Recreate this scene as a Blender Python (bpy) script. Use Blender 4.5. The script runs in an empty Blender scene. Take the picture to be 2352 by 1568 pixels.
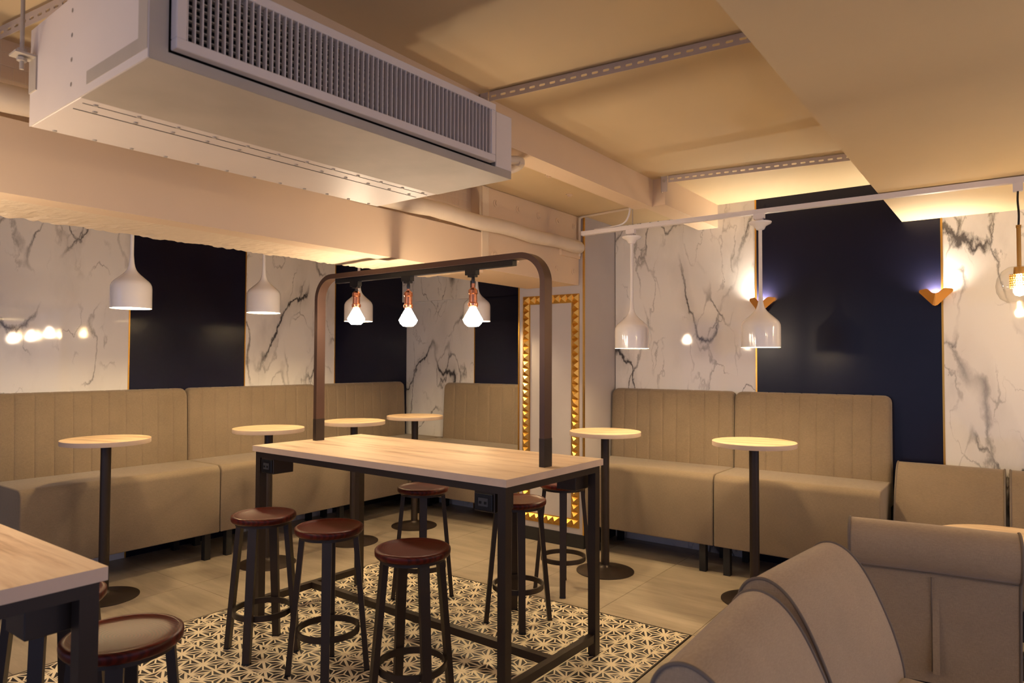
import bpy, bmesh, math, random
from mathutils import Vector, Matrix
random.seed(7)
S = bpy.context.scene
COL = S.collection
PI = math.pi
R = math.radians

# ------------------------------------------------------------------ camera
def make_camera():
    yaw, pitch, roll = R(36.405), R(1.602), R(0.1956)
    f = Vector((-math.sin(yaw)*math.cos(pitch), math.cos(yaw)*math.cos(pitch), math.sin(pitch)))
    r = Vector((math.cos(yaw), math.sin(yaw), 0)); u = r.cross(f)
    r2 = r*math.cos(roll)+u*math.sin(roll); u2 = -r*math.sin(roll)+u*math.cos(roll)
    cam = bpy.data.cameras.new('camera'); cam.sensor_width = 36; cam.lens = 24.21
    cam.clip_start = 0.05
    cam.dof.use_dof = True; cam.dof.focus_distance = 4.3; cam.dof.aperture_fstop = 4.5
    o = bpy.data.objects.new('camera', cam); COL.objects.link(o)
    m = Matrix((r2, u2, -f)).transposed().to_4x4(); m.translation = (0, 0, 1.55)
    o.matrix_world = m
    S.camera = o
make_camera()

# ------------------------------------------------------------------ world, light levels, exposure
S.view_settings.view_transform = 'Standard'; S.view_settings.look = 'None'
S.view_settings.gamma = 1; S.view_settings.exposure = 0.12
S.view_settings.use_curve_mapping = False
W = bpy.data.worlds.new('world'); S.world = W; W.use_nodes = True
W.node_tree.nodes['Background'].inputs[0].default_value = (0.53, 0.61, 1.0, 1)
W.node_tree.nodes['Background'].inputs[1].default_value = 0.80
WARM = (1.0, 0.77, 0.54)
BULB = 120.0      # table filament bulbs
PEND = 880.0      # lamps inside the white bells
GLOBE = 360.0
SCON = 1700.0

# ------------------------------------------------------------------ materials
def lin(r, g, b):
    def c(v):
        v /= 255.0
        return v/12.92 if v <= 0.04045 else ((v+0.055)/1.055)**2.4
    return (c(r), c(g), c(b), 1)
class NT:
    def __init__(s, name):
        s.m = bpy.data.materials.new(name); s.m.use_nodes = True
        s.t = s.m.node_tree; s.b = s.t.nodes['Principled BSDF']
    def n(s, typ, **kw):
        x = s.t.nodes.new(typ)
        for k, v in kw.items():
            if k in x.inputs: x.inputs[k].default_value = v
            else: setattr(x, k, v)
        return x
    def l(s, a, b): s.t.links.new(a, b)
    def set(s, **kw):
        for k, v in kw.items(): s.b.inputs[k].default_value = v
        return s
    def ramp(s, src, pts):
        r = s.n('ShaderNodeValToRGB'); s.l(src, r.inputs[0]); e = r.color_ramp.elements
        while len(e) < len(pts): e.new(0.5)
        for i, (p, c) in enumerate(pts): e[i].position = p; e[i].color = c
        return r
    def bump(s, src, strength=0.2, dist=0.01):
        b = s.n('ShaderNodeBump'); b.inputs['Strength'].default_value = strength; b.inputs['Distance'].default_value = dist
        s.l(src, b.inputs['Height']); s.l(b.outputs[0], s.b.inputs['Normal']); return b
    def coord(s, scale=(1, 1, 1), rot=(0, 0, 0), kind='Object'):
        c = s.n('ShaderNodeTexCoord') if kind != 'Pos' else s.n('ShaderNodeNewGeometry')
        m = s.n('ShaderNodeMapping'); m.inputs['Scale'].default_value = scale; m.inputs['Rotation'].default_value = rot
        s.l(c.outputs['Position' if kind == 'Pos' else kind], m.inputs[0]); return m.outputs[0]
    def noise(s, vec, scale, detail=4, rough=.55, dist=0):
        n = s.n('ShaderNodeTexNoise'); n.inputs['Scale'].default_value = scale; n.inputs['Detail'].default_value = detail
        n.inputs['Roughness'].default_value = rough; n.inputs['Distortion'].default_value = dist
        s.l(vec, n.inputs['Vector']); return n
    def math(s, op, a, b=None, clamp=False):
        m = s.n('ShaderNodeMath'); m.operation = op; m.use_clamp = clamp
        for i, v in enumerate((a, b)):
            if v is None: continue
            if isinstance(v, (int, float)): m.inputs[i].default_value = v
            else: s.l(v, m.inputs[i])
        return m.outputs[0]
    def mix(s, fac, a, b):
        m = s.n('ShaderNodeMix'); m.data_type = 'RGBA'
        for i, v in ((0, fac), (6, a), (7, b)):
            if isinstance(v, (int, float)): m.inputs[i].default_value = v
            elif isinstance(v, tuple): m.inputs[i].default_value = v
            else: s.l(v, m.inputs[i])
        return m.outputs[2]

def simple(name, col, rough=.5, metal=0, var=.06, scale=6, bump=0, coat=0, spec=.5):
    t = NT(name); v = t.coord(kind='Pos'); n = t.noise(v, scale, 4)
    c2 = tuple(max(0, x*(1-var*2)) for x in col[:3])+(1,); c1 = tuple(min(1, x*(1+var)) for x in col[:3])+(1,)
    r = t.ramp(n.outputs[0], [(.3, c2), (.7, c1)]); t.l(r.outputs[0], t.b.inputs['Base Color'])
    t.set(Roughness=rough, Metallic=metal); t.b.inputs['Specular IOR Level'].default_value = spec
    if coat: t.b.inputs['Coat Weight'].default_value = coat; t.b.inputs['Coat Roughness'].default_value = .05
    if bump: t.bump(t.noise(v, 220, 2).outputs[0], bump, .002)
    return t.m
def emit(name, col, s):
    t = NT(name); t.set(**{'Base Color': (.9, .85, .75, 1), 'Emission Color': col+(1,), 'Emission Strength': s}); return t.m

def marble():
    t = NT('marble'); v = t.coord((1.25, 1.25, .55), (R(38), R(30), 0), 'Pos')
    def warped(sc, amt, det):
        w = t.noise(v, sc, det, .6); w0 = t.n('ShaderNodeVectorMath', operation='SUBTRACT'); t.l(w.outputs['Color'], w0.inputs[0]); w0.inputs[1].default_value = (.5, .5, .5)
        ws = t.n('ShaderNodeVectorMath', operation='SCALE'); t.l(w0.outputs[0], ws.inputs[0]); ws.inputs['Scale'].default_value = amt
        va = t.n('ShaderNodeVectorMath', operation='ADD'); t.l(v, va.inputs[0]); t.l(ws.outputs[0], va.inputs[1]); return va.outputs[0]
    v_a = warped(2.2, .42, 7); v_b = warped(5.0, .16, 6)
    def vein(vec, scale, width, detail=1.5, rough=.45):
        n = t.noise(vec, scale, detail, rough); a = t.math('ABSOLUTE', t.math('SUBTRACT', n.outputs[0], .5))
        return t.math('SUBTRACT', 1.0, t.math('DIVIDE', a, width), True)
    def mask(scale, lo, k): return t.math('MULTIPLY', t.math('SUBTRACT', t.noise(v, scale, 2).outputs[0], lo), k, True)
    m1, m2, m3 = mask(1.7, .37, 4.5), mask(2.6, .41, 5.0), mask(3.4, .47, 5.0)
    v1 = t.math('MULTIPLY', vein(v_a, 1.15, .0125), m1)
    v2 = t.math('MULTIPLY', t.math('MULTIPLY', vein(v_b, 2.3, .013), m2), .8)
    v3 = t.math('MULTIPLY', t.math('MULTIPLY', vein(v_a, 3.9, .014), m3), .55)
    soft = t.math('MULTIPLY', t.math('MULTIPLY', vein(v_a, 1.15, .07), m1), .26)
    cloud = t.math('MULTIPLY', t.math('SUBTRACT', t.noise(v_b, 3.0, 5).outputs[0], .53), .55, True)
    tot = t.math('ADD', t.math('MAXIMUM', t.math('MAXIMUM', v1, v2), v3), t.math('ADD', soft, cloud), True)
    c = t.mix(tot, lin(230, 228, 225), lin(78, 76, 78)); t.l(c, t.b.inputs['Base Color'])
    t.set(Roughness=.05); t.b.inputs['IOR'].default_value = 1.5
    return t.m
def wood(name, c1, c2, c3, rough=.42, along='x'):
    t = NT(name)
    sc = (.9, 9, 9) if along == 'x' else (9, .9, 9)
    v = t.coord(sc); n = t.noise(v, 1.3, 6, .6, .6); n2 = t.noise(t.coord((1.6, 38, 38) if along == 'x' else (38, 1.6, 38)), 2.0, 4, .6)
    a = t.math('ADD', t.math('MULTIPLY', n.outputs[0], .75), t.math('MULTIPLY', n2.outputs[0], .25))
    r = t.ramp(a, [(.34, c3), (.44, c2), (.54, c1), (.66, c2)]); t.l(r.outputs[0], t.b.inputs['Base Color'])
    t.set(Roughness=rough); t.bump(n2.outputs[0], .08, .002); return t.m
def fabric(name, c1, c2):
    t = NT(name); v = t.coord(kind='Pos')
    w1 = t.noise(t.coord((60, 60, 700), kind='Pos'), 1, 2).outputs[0]; w2 = t.noise(t.coord((700, 700, 60), kind='Pos'), 1, 2).outputs[0]
    big = t.noise(v, 5, 3).outputs[0]
    a = t.math('ADD', t.math('ADD', t.math('MULTIPLY', w1, .4), t.math('MULTIPLY', w2, .4)), t.math('MULTIPLY', big, .2))
    r = t.ramp(a, [(.36, c2), (.64, c1)]); t.l(r.outputs[0], t.b.inputs['Base Color'])
    t.set(Roughness=.85); t.b.inputs['Sheen Weight'].default_value = .25
    t.bump(t.math('ADD', w1, w2), .25, .0015); return t.m
def plaster(name, col, bump=.15):
    t = NT(name); v = t.coord(kind='Pos'); n = t.noise(v, 1.3, 5); n2 = t.noise(v, 45, 4)
    r = t.ramp(n.outputs[0], [(.3, tuple(x*.93 for x in col[:3])+(1,)), (.7, col)]); t.l(r.outputs[0], t.b.inputs['Base Color'])
    t.set(Roughness=.75); t.bump(n2.outputs[0], bump, .003); return t.m
def floor_mat():
    t = NT('floor_tile'); v = t.coord((.9, 5.5, 5), kind='Pos'); n = t.noise(v, 1.4, 7, .62, .5); n2 = t.noise(t.coord((2.5, 22, 20), (0, 0, R(4)), kind='Pos'), 1.5, 4)
    a = t.math('ADD', t.math('MULTIPLY', n.outputs[0], .8), t.math('MULTIPLY', n2.outputs[0], .2))
    r = t.ramp(a, [(.3, lin(136, 126, 112)), (.5, lin(162, 150, 132)), (.68, lin(178, 166, 148))]); t.l(r.outputs[0], t.b.inputs['Base Color'])
    t.set(Roughness=.38); return t.m
def seat_wood():
    t = NT('mahogany'); v = t.coord()
    w = t.n('ShaderNodeTexWave'); w.wave_type = 'RINGS'; w.rings_direction = 'Z'; w.inputs['Scale'].default_value = 26; w.inputs['Distortion'].default_value = 3.5; w.inputs['Detail'].default_value = 2
    m = t.coord((1, 1.5, 1)); t.l(m, w.inputs['Vector'])
    r = t.ramp(w.outputs[0], [(.2, lin(58, 15, 8)), (.8, lin(82, 22, 11))]); t.l(r.outputs[0], t.b.inputs['Base Color'])
    t.set(Roughness=.36); t.b.inputs['Specular IOR Level'].default_value = .2; t.b.inputs['Coat Weight'].default_value = .06; t.b.inputs['Coat Roughness'].default_value = .3; t.bump(w.outputs[0], .10, .001); return t.m
def glass():
    t = NT('clear_glass'); t.t.nodes.remove(t.b); o = t.t.nodes['Material Output']
    tr = t.n('ShaderNodeBsdfTransparent'); tr.inputs[0].default_value = (.97, .96, .93, 1)
    gl = t.n('ShaderNodeBsdfGlossy'); gl.inputs['Roughness'].default_value = .02
    lw = t.n('ShaderNodeLayerWeight'); lw.inputs[0].default_value = .5
    fc = t.math('ADD', t.math('MULTIPLY', t.math('POWER', lw.outputs['Facing'], 3.0), .5), .05)
    mx = t.n('ShaderNodeMixShader'); t.l(fc, mx.inputs[0]); t.l(tr.outputs[0], mx.inputs[1]); t.l(gl.outputs[0], mx.inputs[2]); t.l(mx.outputs[0], o.inputs[0])
    return t.m
def brushed(name, col, rough=.38):
    t = NT(name); n = t.noise(t.coord((4, 4, 200), kind='Pos'), 3, 3); r = t.ramp(n.outputs[0], [(.3, tuple(x*.82 for x in col[:3])+(1,)), (.7, col)])
    t.l(r.outputs[0], t.b.inputs['Base Color']); t.set(Roughness=rough, Metallic=1.0); return t.m

M = dict(
    marble=marble(),
    navy=simple('navy_laminate', lin(19, 20, 39), .22, var=.05, scale=2, spec=.22),
    gold=brushed('gold_trim', lin(222, 172, 84), .30),
    studgold=brushed('stud_gold', lin(226, 178, 92), .34),
    ceil=plaster('ceiling_paint', lin(216, 194, 154), .05),
    beam=plaster('beam_paint', lin(222, 198, 168), .06),
    rough=plaster('rough_concrete', lin(226, 208, 180), .6),
    greywall=simple('lilac_grey_paint', lin(178, 172, 172), .5, var=.02, scale=3),
    black=simple('black_base', lin(20, 18, 18), .6),
    fabric=fabric('taupe_linen', lin(136, 119, 98), lin(112, 97, 79)),
    fabric2=fabric('grey_linen', lin(168, 148, 122), lin(142, 124, 102)),
    piping=simple('shaded_piping', lin(112, 101, 90), .8),  # same linen as the chairs, darkened to put the piping's shadow into the colour
    oak=wood('pale_oak', lin(222, 198, 166), lin(206, 178, 146), lin(164, 132, 100)),
    oakedge=simple('oak_edge_band', lin(206, 184, 164), .5, var=.04, scale=8),
    metal=simple('dark_bronze_metal', lin(50, 40, 34), .42, metal=.35, var=.04),
    arch=simple('arch_bronze', lin(92, 70, 60), .34, metal=.55, var=.03),
    blackmetal=simple('black_gloss', lin(18, 18, 22), .25),
    seatwood=seat_wood(),
    floor=floor_mat(),
    tcream=simple('tile_cream', lin(246, 232, 204), .4, var=.04, scale=9),
    tblack=simple('tile_black', lin(40, 37, 40), .4, var=.08, scale=9),
    grout=simple('grout', lin(96, 88, 78), .8),
    white=simple('white_enamel', lin(236, 232, 228), .12, var=.01, coat=.6),
    whitein=simple('white_inner', lin(245, 243, 238), .5, var=.01),
    rail=simple('white_track', lin(226, 220, 218), .35, var=.02),
    acwhite=simple('ac_white', lin(216, 206, 198), .45, var=.02, scale=3),
    galv=simple('galvanised_sheet', lin(176, 166, 152), .62, metal=.1, var=.06, scale=4),
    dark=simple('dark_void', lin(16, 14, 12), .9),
    strut=simple('strut_paint', lin(190, 178, 170), .45, metal=.2, var=.03),
    brass=brushed('brass', lin(206, 160, 88), .28),
    copper=brushed('copper', lin(226, 150, 112), .22),
    cord=simple('copper_cord', lin(196, 140, 108), .6),
    sconce=simple('ochre_sconce', lin(196, 138, 62), .38, metal=.5, var=.03),
    glass=glass(),
    cable=simple('cream_cable', lin(214, 200, 180), .5, var=.03),
    bulb=emit('bulb_glow', WARM, BULB),
    pend=emit('pendant_glow', (1.0, .72, .38), PEND),
    globe=emit('globe_glow', (1.0, .70, .36), GLOBE),
    scon=emit('sconce_glow', (1.0, .84, .66), SCON),
)

# ------------------------------------------------------------------ mesh helpers
class MB:
    def __init__(s): s.v = []; s.f = []; s.mi = []
    def add(s, vs, fs, mi=0):
        o = len(s.v); s.v += [tuple(v) for v in vs]; s.f += [tuple(i+o for i in f) for f in fs]; s.mi += [mi]*len(fs); return s
    def box(s, a, b, mi=0):
        x0, y0, z0 = a; x1, y1, z1 = b
        return s.add([(x0,y0,z0),(x1,y0,z0),(x1,y1,z0),(x0,y1,z0),(x0,y0,z1),(x1,y0,z1),(x1,y1,z1),(x0,y1,z1)],
                     [(0,3,2,1),(4,5,6,7),(0,1,5,4),(1,2,6,5),(2,3,7,6),(3,0,4,7)], mi)
    def bar(s, p, q, w, h, up=(0,0,1), w2=None, h2=None):
        p = Vector(p); q = Vector(q); d = (q-p).normalized(); u = Vector(up)
        r = d.cross(u)
        if r.length < 1e-4: r = d.cross(Vector((1,0,0)))
        r.normalize(); u = r.cross(d); w2 = w2 or w; h2 = h2 or h; vs = []
        for c, ww, hh in ((p, w, h), (q, w2, h2)):
            for a, b in ((-1,-1),(1,-1),(1,1),(-1,1)): vs.append(c+r*a*ww/2+u*b*hh/2)
        return s.add(vs, [(0,3,2,1),(4,5,6,7),(0,1,5,4),(1,2,6,5),(2,3,7,6),(3,0,4,7)][::1])
    def lathe(s, prof, n=32, c=(0,0,0), mi=0, closed=False):
        vs = []; fs = []
        for r, z in prof:
            for i in range(n):
                a = 2*PI*i/n; vs.append((c[0]+r*math.cos(a), c[1]+r*math.sin(a), c[2]+z))
        m = len(prof)
        for j in range(m-1 if not closed else m):
            k = (j+1) % m
            for i in range(n):
                i2 = (i+1) % n; fs.append((j*n+i, j*n+i2, k*n+i2, k*n+i))
        if not closed:
            fs.append(tuple(range(n))[::-1]); fs.append(tuple((m-1)*n+i for i in range(n)))
        return s.add(vs, fs, mi)
    def tube(s, pts, r, n=8, closed=False):
        pts = [Vector(p) for p in pts]; m = len(pts); vs = []; fs = []; u = None
        for i, p in enumerate(pts):
            if closed: d = pts[(i+1) % m]-pts[i-1]
            else: d = pts[min(i+1, m-1)]-pts[max(i-1, 0)]
            d.normalize()
            if u is None:
                u = Vector((0,0,1)) if abs(d.z) < .9 else Vector((1,0,0))
            u = (u-d*u.dot(d)).normalized(); w = d.cross(u)
            rr = r[i] if isinstance(r, (list, tuple)) else r
            for k in range(n):
                a = 2*PI*k/n; vs.append(p+u*math.cos(a)*rr+w*math.sin(a)*rr)
        for i in range(m if closed else m-1):
            j = (i+1) % m
            for k in range(n): fs.append((i*n+k, i*n+(k+1) % n, j*n+(k+1) % n, j*n+k))
        if not closed: fs.append(tuple(range(n))[::-1]); fs.append(tuple((m-1)*n+k for k in range(n)))
        return s.add(vs, fs)
    def mesh(s, name, mats, smooth=False, ang=38, bevel=0, seg=2):
        me = bpy.data.meshes.new(name); me.from_pydata(s.v, [], s.f)
        mats = mats if isinstance(mats, (list, tuple)) else [mats]
        for m in mats: me.materials.append(m)
        me.polygons.foreach_set('material_index', s.mi)
        bm = bmesh.new(); bm.from_mesh(me)
        bmesh.ops.recalc_face_normals(bm, faces=bm.faces)
        if bevel: bmesh.ops.bevel(bm, geom=list(bm.edges), offset=bevel, segments=seg, profile=.5, affect='EDGES', clamp_overlap=True)
        bm.to_mesh(me); bm.free()
        if smooth:
            me.polygons.foreach_set('use_smooth', [True]*len(me.polygons)); me.set_sharp_from_angle(angle=R(ang))
        me.update(); return me
    def build(s, name, mats, parent=None, smooth=False, ang=38, bevel=0, seg=2, loc=None):
        return link(name, s.mesh(name, mats, smooth, ang, bevel, seg), parent, loc)
def link(name, me, parent=None, loc=None, rot=None):
    o = bpy.data.objects.new(name, me); COL.objects.link(o)
    if parent is not None: o.parent = parent
    if loc is not None: o.location = loc
    if rot is not None: o.rotation_euler = rot
    return o
def thing(name, label, cat, loc=(0,0,0), rz=0, group=None):
    o = bpy.data.objects.new(name, None); COL.objects.link(o); o.location = loc; o.rotation_euler = (0,0,rz)
    o.empty_display_size = .1
    return tag(o, label, cat, group)
def tag(o, label, cat, group=None, kind=None):
    if label: o['label'] = label
    if cat: o['category'] = cat
    if group: o['group'] = group
    if kind: o['kind'] = kind
    return o
def struct(o, label, cat='wall'): return tag(o, label, cat, None, 'structure')
def dup(root, loc, rz, label, group=None):
    def cp(o, par):
        c = o.copy(); COL.objects.link(c); c.parent = par
        for ch in o.children: cp(ch, c)
        return c
    c = cp(root, None); c.location = loc; c.rotation_euler = (0,0,rz); c['label'] = label
    if group: c['group'] = group
    return c
def catmull(P, n=6):
    out = []
    for i in range(len(P)-1):
        p0 = P[max(i-1,0)]; p1 = P[i]; p2 = P[i+1]; p3 = P[min(i+2, len(P)-1)]
        for k in range(n):
            t = k/n
            out.append(tuple(.5*((2*b)+(-a+c)*t+(2*a-5*b+4*c-d)*t*t+(-a+3*b-3*c+d)*t**3) for a, b, c, d in zip(p0, p1, p2, p3)))
    out.append(tuple(P[-1])); return out

# ------------------------------------------------------------------ floor
XL, YB, YR = -5.66, 5.64, 5.51      # left wall, alcove wall, right wall planes
X1, Y0 = 3.4, -2.6                  # how far the room goes on behind the camera
floor = struct(MB().box((XL-.2, Y0, -.12), (X1, YB+.2, -.012)).build('floor', M['grout']), 'beige stone-look tiled floor with a patterned tile inlay', 'floor')
PX0, PX1, PY0, PY1 = -4.0, -1.52, .55, 3.782     # patterned inlay
TX, TY = .62, 1.24
def rect_sub(a, b):           # split a floor tile around the inlay
    x0, y0 = a; x1, y1 = b; out = []
    if x1 <= PX0 or x0 >= PX1 or y1 <= PY0 or y0 >= PY1: return [(x0, y0, x1, y1)]
    if x0 < PX0: out.append((x0, y0, PX0, y1)); x0 = PX0
    if x1 > PX1: out.append((PX1, y0, x1, y1)); x1 = PX1
    if y0 < PY0: out.append((x0, y0, x1, PY0))
    if y1 > PY1: out.append((x0, PY1, x1, y1))
    return out
xs = [-1.515+TX*k for k in range(-8, 9)]; ys = [3.786+TY*k for k in range(-6, 3)]
g = .0014
for i in range(len(xs)-1):
    for j in range(len(ys)-1):
        x0, x1 = max(xs[i], XL-.1), min(xs[i+1], X1); y0, y1 = max(ys[j], Y0), min(ys[j+1], YB+.1)
        if x1-x0 < .02 or y1-y0 < .02: continue
        for (a, b, c, d) in rect_sub((x0, y0), (x1, y1)):
            if c-a < .012 or d-b < .012: continue
            MB().box((a+g, b+g, -.012), (c-g, d-g, 0)).build('floor_tile', M['floor'], floor)
# patterned tiles: hemp-leaf star pattern, one mesh per orientation and cut size
TP = .208
def clip(poly, x0, y0, x1, y1):
    for ax, v, sg in ((0, x0, 1), (0, x1, -1), (1, y0, 1), (1, y1, -1)):
        out = []
        for i in range(len(poly)):
            p, q = poly[i-1], poly[i]; dp = (p[ax]-v)*sg; dq = (q[ax]-v)*sg
            if (dp >= 0) != (dq >= 0):
                t = dp/(dp-dq); out.append((p[0]+(q[0]-p[0])*t, p[1]+(q[1]-p[1])*t))
            if dq >= 0: out.append(q)
        poly = out
        if len(poly) < 3: return []
    return poly
def inset(A, B, C, dab, do):        # inset triangle: edge AB by dab, the others by do
    P = [Vector(A), Vector(B), Vector(C)]; ds = [dab, do, do]
    if (P[1]-P[0]).cross(P[2]-P[0]) < 0: P = [P[1], P[0], P[2]]
    L = []
    for i in range(3):
        a, b = P[i], P[(i+1) % 3]; n = Vector((-(b-a).y, (b-a).x)).normalized(); L.append((n, n.dot(a)+ds[i]))
    out = []
    for i in range(3):
        (n1, c1), (n2, c2) = L[i-1], L[i]; det = n1.x*n2.y-n1.y*n2.x
        out.append(((c1*n2.y-c2*n1.y)/det, (n1.x*c2-n2.x*c1)/det))
    a = (Vector(out[1])-Vector(out[0])).cross(Vector(out[2])-Vector(out[0]))
    return out if a > 1e-6 else []
def tri_set():
    a = .577; h = .5; res = []
    def P(i, j): return (.5+j*h, .5+(i+(j % 2)*.5)*a)
    for j in range(-2, 3):
        for i in range(-3, 4):
            if j % 2 == 0: T = [(P(i,j), P(i+1,j), P(i,j+1)), (P(i,j), P(i,j+1), P(i-1,j+1))]
            else: T = [(P(i,j), P(i+1,j), P(i+1,j+1)), (P(i,j), P(i+1,j+1), P(i,j+1))]
            for A, B, C in T:
                G = ((A[0]+B[0]+C[0])/3, (A[1]+B[1]+C[1])/3)
                for u, v in ((A,B),(B,C),(C,A)):
                    q = inset(u, v, G, .034, .020)
                    if q: res.append(q)
    return res
TRI = tri_set()
tile_cache = {}
def tile_mesh(w, d, orient, ox, oy):
    key = (round(w,3), round(d,3), orient, ox, oy)
    if key in tile_cache: return tile_cache[key]
    gg = .0011; m = MB().box((gg, gg, -.012), (w-gg, d-gg, 0), 0)
    for q in TRI:
        pts = [(y, x) if orient else (x, y) for x, y in q]
        pts = [(x*TP-(TP-w if ox else 0), y*TP-(TP-d if oy else 0)) for x, y in pts]
        c = clip(pts, .003, .003, w-.003, d-.003)
        if len(c) >= 3: m.add([(x, y, .0003) for x, y in c], [tuple(range(len(c)))], 1)
    me = m.mesh('patterned_tile', [M['tcream'], M['tblack']])
    for p in me.polygons:
        if p.material_index == 1 and p.normal.z < 0: p.flip()
    tile_cache[key] = me; return me
gx = [PX0+.006]+[-1.60-TP*k for k in range(11, -1, -1)]+[PX1-.008]
gy = [3.695-TP*k for k in range(15, -1, -1)]+[PY1-.006]
for i in range(len(gx)-1):
    for j in range(len(gy)-1):
        w, d = gx[i+1]-gx[i], gy[j+1]-gy[j]
        link('patterned_tile', tile_mesh(w, d, random.random() < .45, i == 0, False), floor, (gx[i], gy[j], 0))
for a, b in (((PX0, PY0, -.012), (PX0+.006, PY1, .001)), ((PX1-.008, PY0, -.012), (PX1, PY1, .001)), ((PX0+.006, PY1-.006, -.012), (PX1-.008, PY1, .001))):
    MB().box(a, b).build('edge_strip', M['metal'], floor)

# ------------------------------------------------------------------ walls
wl = struct(MB().box((XL-.14, Y0, 0), (XL-.02, YB+.14, 2.95)).build('wall_left', M['greywall']), 'left wall of marble and navy panels behind the long banquette')
def panels_left(edges, kinds):
    for (a, b), k in zip(zip(edges[:-1], edges[1:]), kinds):
        MB().box((XL-.02, a+.004, 0), (XL, b-.004, 2.76)).build('marble_panel' if k == 'm' else 'navy_panel', M['marble' if k == 'm' else 'navy'], wl)
    for e in edges[1:-1]: MB().box((XL-.02, e-.005, 0), (XL+.004, e+.005, 2.76)).build('gold_strip', M['gold'], wl)
panels_left([-2.6, -1.46, -.45, .56, 1.57, 2.58, 3.59, 4.61, YB], ['m', 'n', 'm', 'n', 'm', 'n', 'm', 'n'])
wb = struct(MB().box((XL-.02, YB+.02, 0), (-2.95, YB+.14, 2.95)).build('wall_back', M['greywall']), 'short alcove wall of marble and navy beside the studded column')
MB().box((XL, YB, 0), (-4.655, YB+.02, 2.76)).build('marble_panel', M['marble'], wb)
MB().box((-4.647, YB, 0), (-3.5, YB+.02, 2.76)).build('navy_panel', M['navy'], wb)
MB().box((-4.656, YB-.004, 0), (-4.646, YB+.02, 2.76)).build('gold_strip', M['gold'], wb)
MB().box((XL, 5.565, 2.21), (-4.655, YB, 2.76)).build('marble_bulkhead', M['marble'], wb)
MB().box((-4.647, 5.565, 2.21), (-3.5, YB, 2.76)).build('navy_bulkhead', M['navy'], wb)
wr = struct(MB().box((-2.95, YR+.02, 0), (X1, YR+.14, 2.95)).build('wall_right', M['greywall']), 'right wall of marble and navy panels with two sconces')
ed = [-2.915, -1.67, -.42, .83, 2.08, X1]
for k, (a, b) in enumerate(zip(ed[:-1], ed[1:])):
    mk = k % 2 == 0
    MB().box((a+.004, YR, 0), (b-.004, YR+.02, 2.83)).build('marble_panel' if mk else 'navy_panel', M['marble' if mk else 'navy'], wr)
for e in ed[1:-1]: MB().box((e-.006, YR-.004, 0), (e+.006, YR+.02, 2.83)).build('gold_strip', M['gold'], wr)

# studded column
CX0, CX1, CY = -3.585, -2.918, 4.965
col = struct(MB().box((CX0, CY, .11), (CX1, YB+.05, 2.83)).build('wall_column', M['greywall']), 'lilac-grey wall column carrying a gold studded frame', 'column')
MB().box((CX0-.004, CY-.012, 0), (CX1+.006, YB, .11)).build('baseboard_column', M['black'], col)
for x in (CX0-.004, CX1-.008):
    MB().box((x, CY-.006, .11), (x+.012, CY+.012, 2.76)).build('gold_strip', M['gold'], col)
FX0, FX1, FZ0, FZ1 = -3.533, -2.965, .165, 2.111
nx, nz = 9, 31; sx = (FX1-FX0)/nx; sz = (FZ1-FZ0)/nz
fr = MB()
fr.box((FX0-.004, CY-.008, FZ0-.004), (FX1+.004, CY, FZ0+sz+.008)).box((FX0-.004, CY-.008, FZ1-sz-.008), (FX1+.004, CY, FZ1+.004))
fr.box((FX0-.004, CY-.008, FZ0+sz+.008), (FX0+sx+.008, CY, FZ1-sz-.008)).box((FX1-sx-.008, CY-.008, FZ0+sz+.008), (FX1+.004, CY, FZ1-sz-.008))
sf = fr.build('stud_frame', M['gold'], col)
pm = MB().add([(-sx/2,0,-sz/2),(sx/2,0,-sz/2),(sx/2,0,sz/2),(-sx/2,0,sz/2),(0,-.026,0)], [(0,1,4),(1,2,4),(2,3,4),(3,0,4),(3,2,1,0)]).mesh('stud', M['studgold'])
for i in range(nx):
    for k in range(nz):
        if i in (0, nx-1) or k in (0, nz-1):
            link('stud', pm, sf, (FX0+sx*(i+.5), CY-.008, FZ0+sz*(k+.5)))

# ------------------------------------------------------------------ ceiling and beams
struct(MB().box((-2.1, Y0, 2.83), (X1, YR+.12, 2.95)).build('ceiling', M['ceil']), 'cream painted ceiling with slotted strut channels', 'ceiling')
struct(MB().box((XL-.12, Y0, 2.76), (-2.1, YB+.12, 2.95)).build('ceiling_bay', M['ceil']), 'cream ceiling bay with small bolts between the two beams', 'ceiling')
struct(MB().box((-.655, Y0, 2.536), (X1, YR+.01, 2.83)).build('ceiling_soffit', M['ceil']), 'smooth lowered ceiling box at the upper right', 'ceiling')
b2 = MB().box((-2.21, Y0, 2.635), (-2.068, 4.47, 2.84)).box((-2.14, 4.47, 2.642), (-1.975, YR+.01, 2.84))
struct(b2.build('ceiling_beam', M['beam']), 'slim cream ceiling beam ending above the marble wall', 'beam')
# big beam
bb = MB().box((-3.5, Y0, 2.19), (-3.08, 3.69, 2.83)).box((-3.5, 3.69, 2.185), (-2.975, 4.975, 2.83))
bigb = struct(bb.build('ceiling_beam', M['beam']), 'deep cream beam with rough underside running behind the air conditioner', 'beam')
MB().box((-3.09, Y0, 2.155), (-2.968, 3.685, 2.432)).build('casing_board', M['beam'], bigb)
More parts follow.
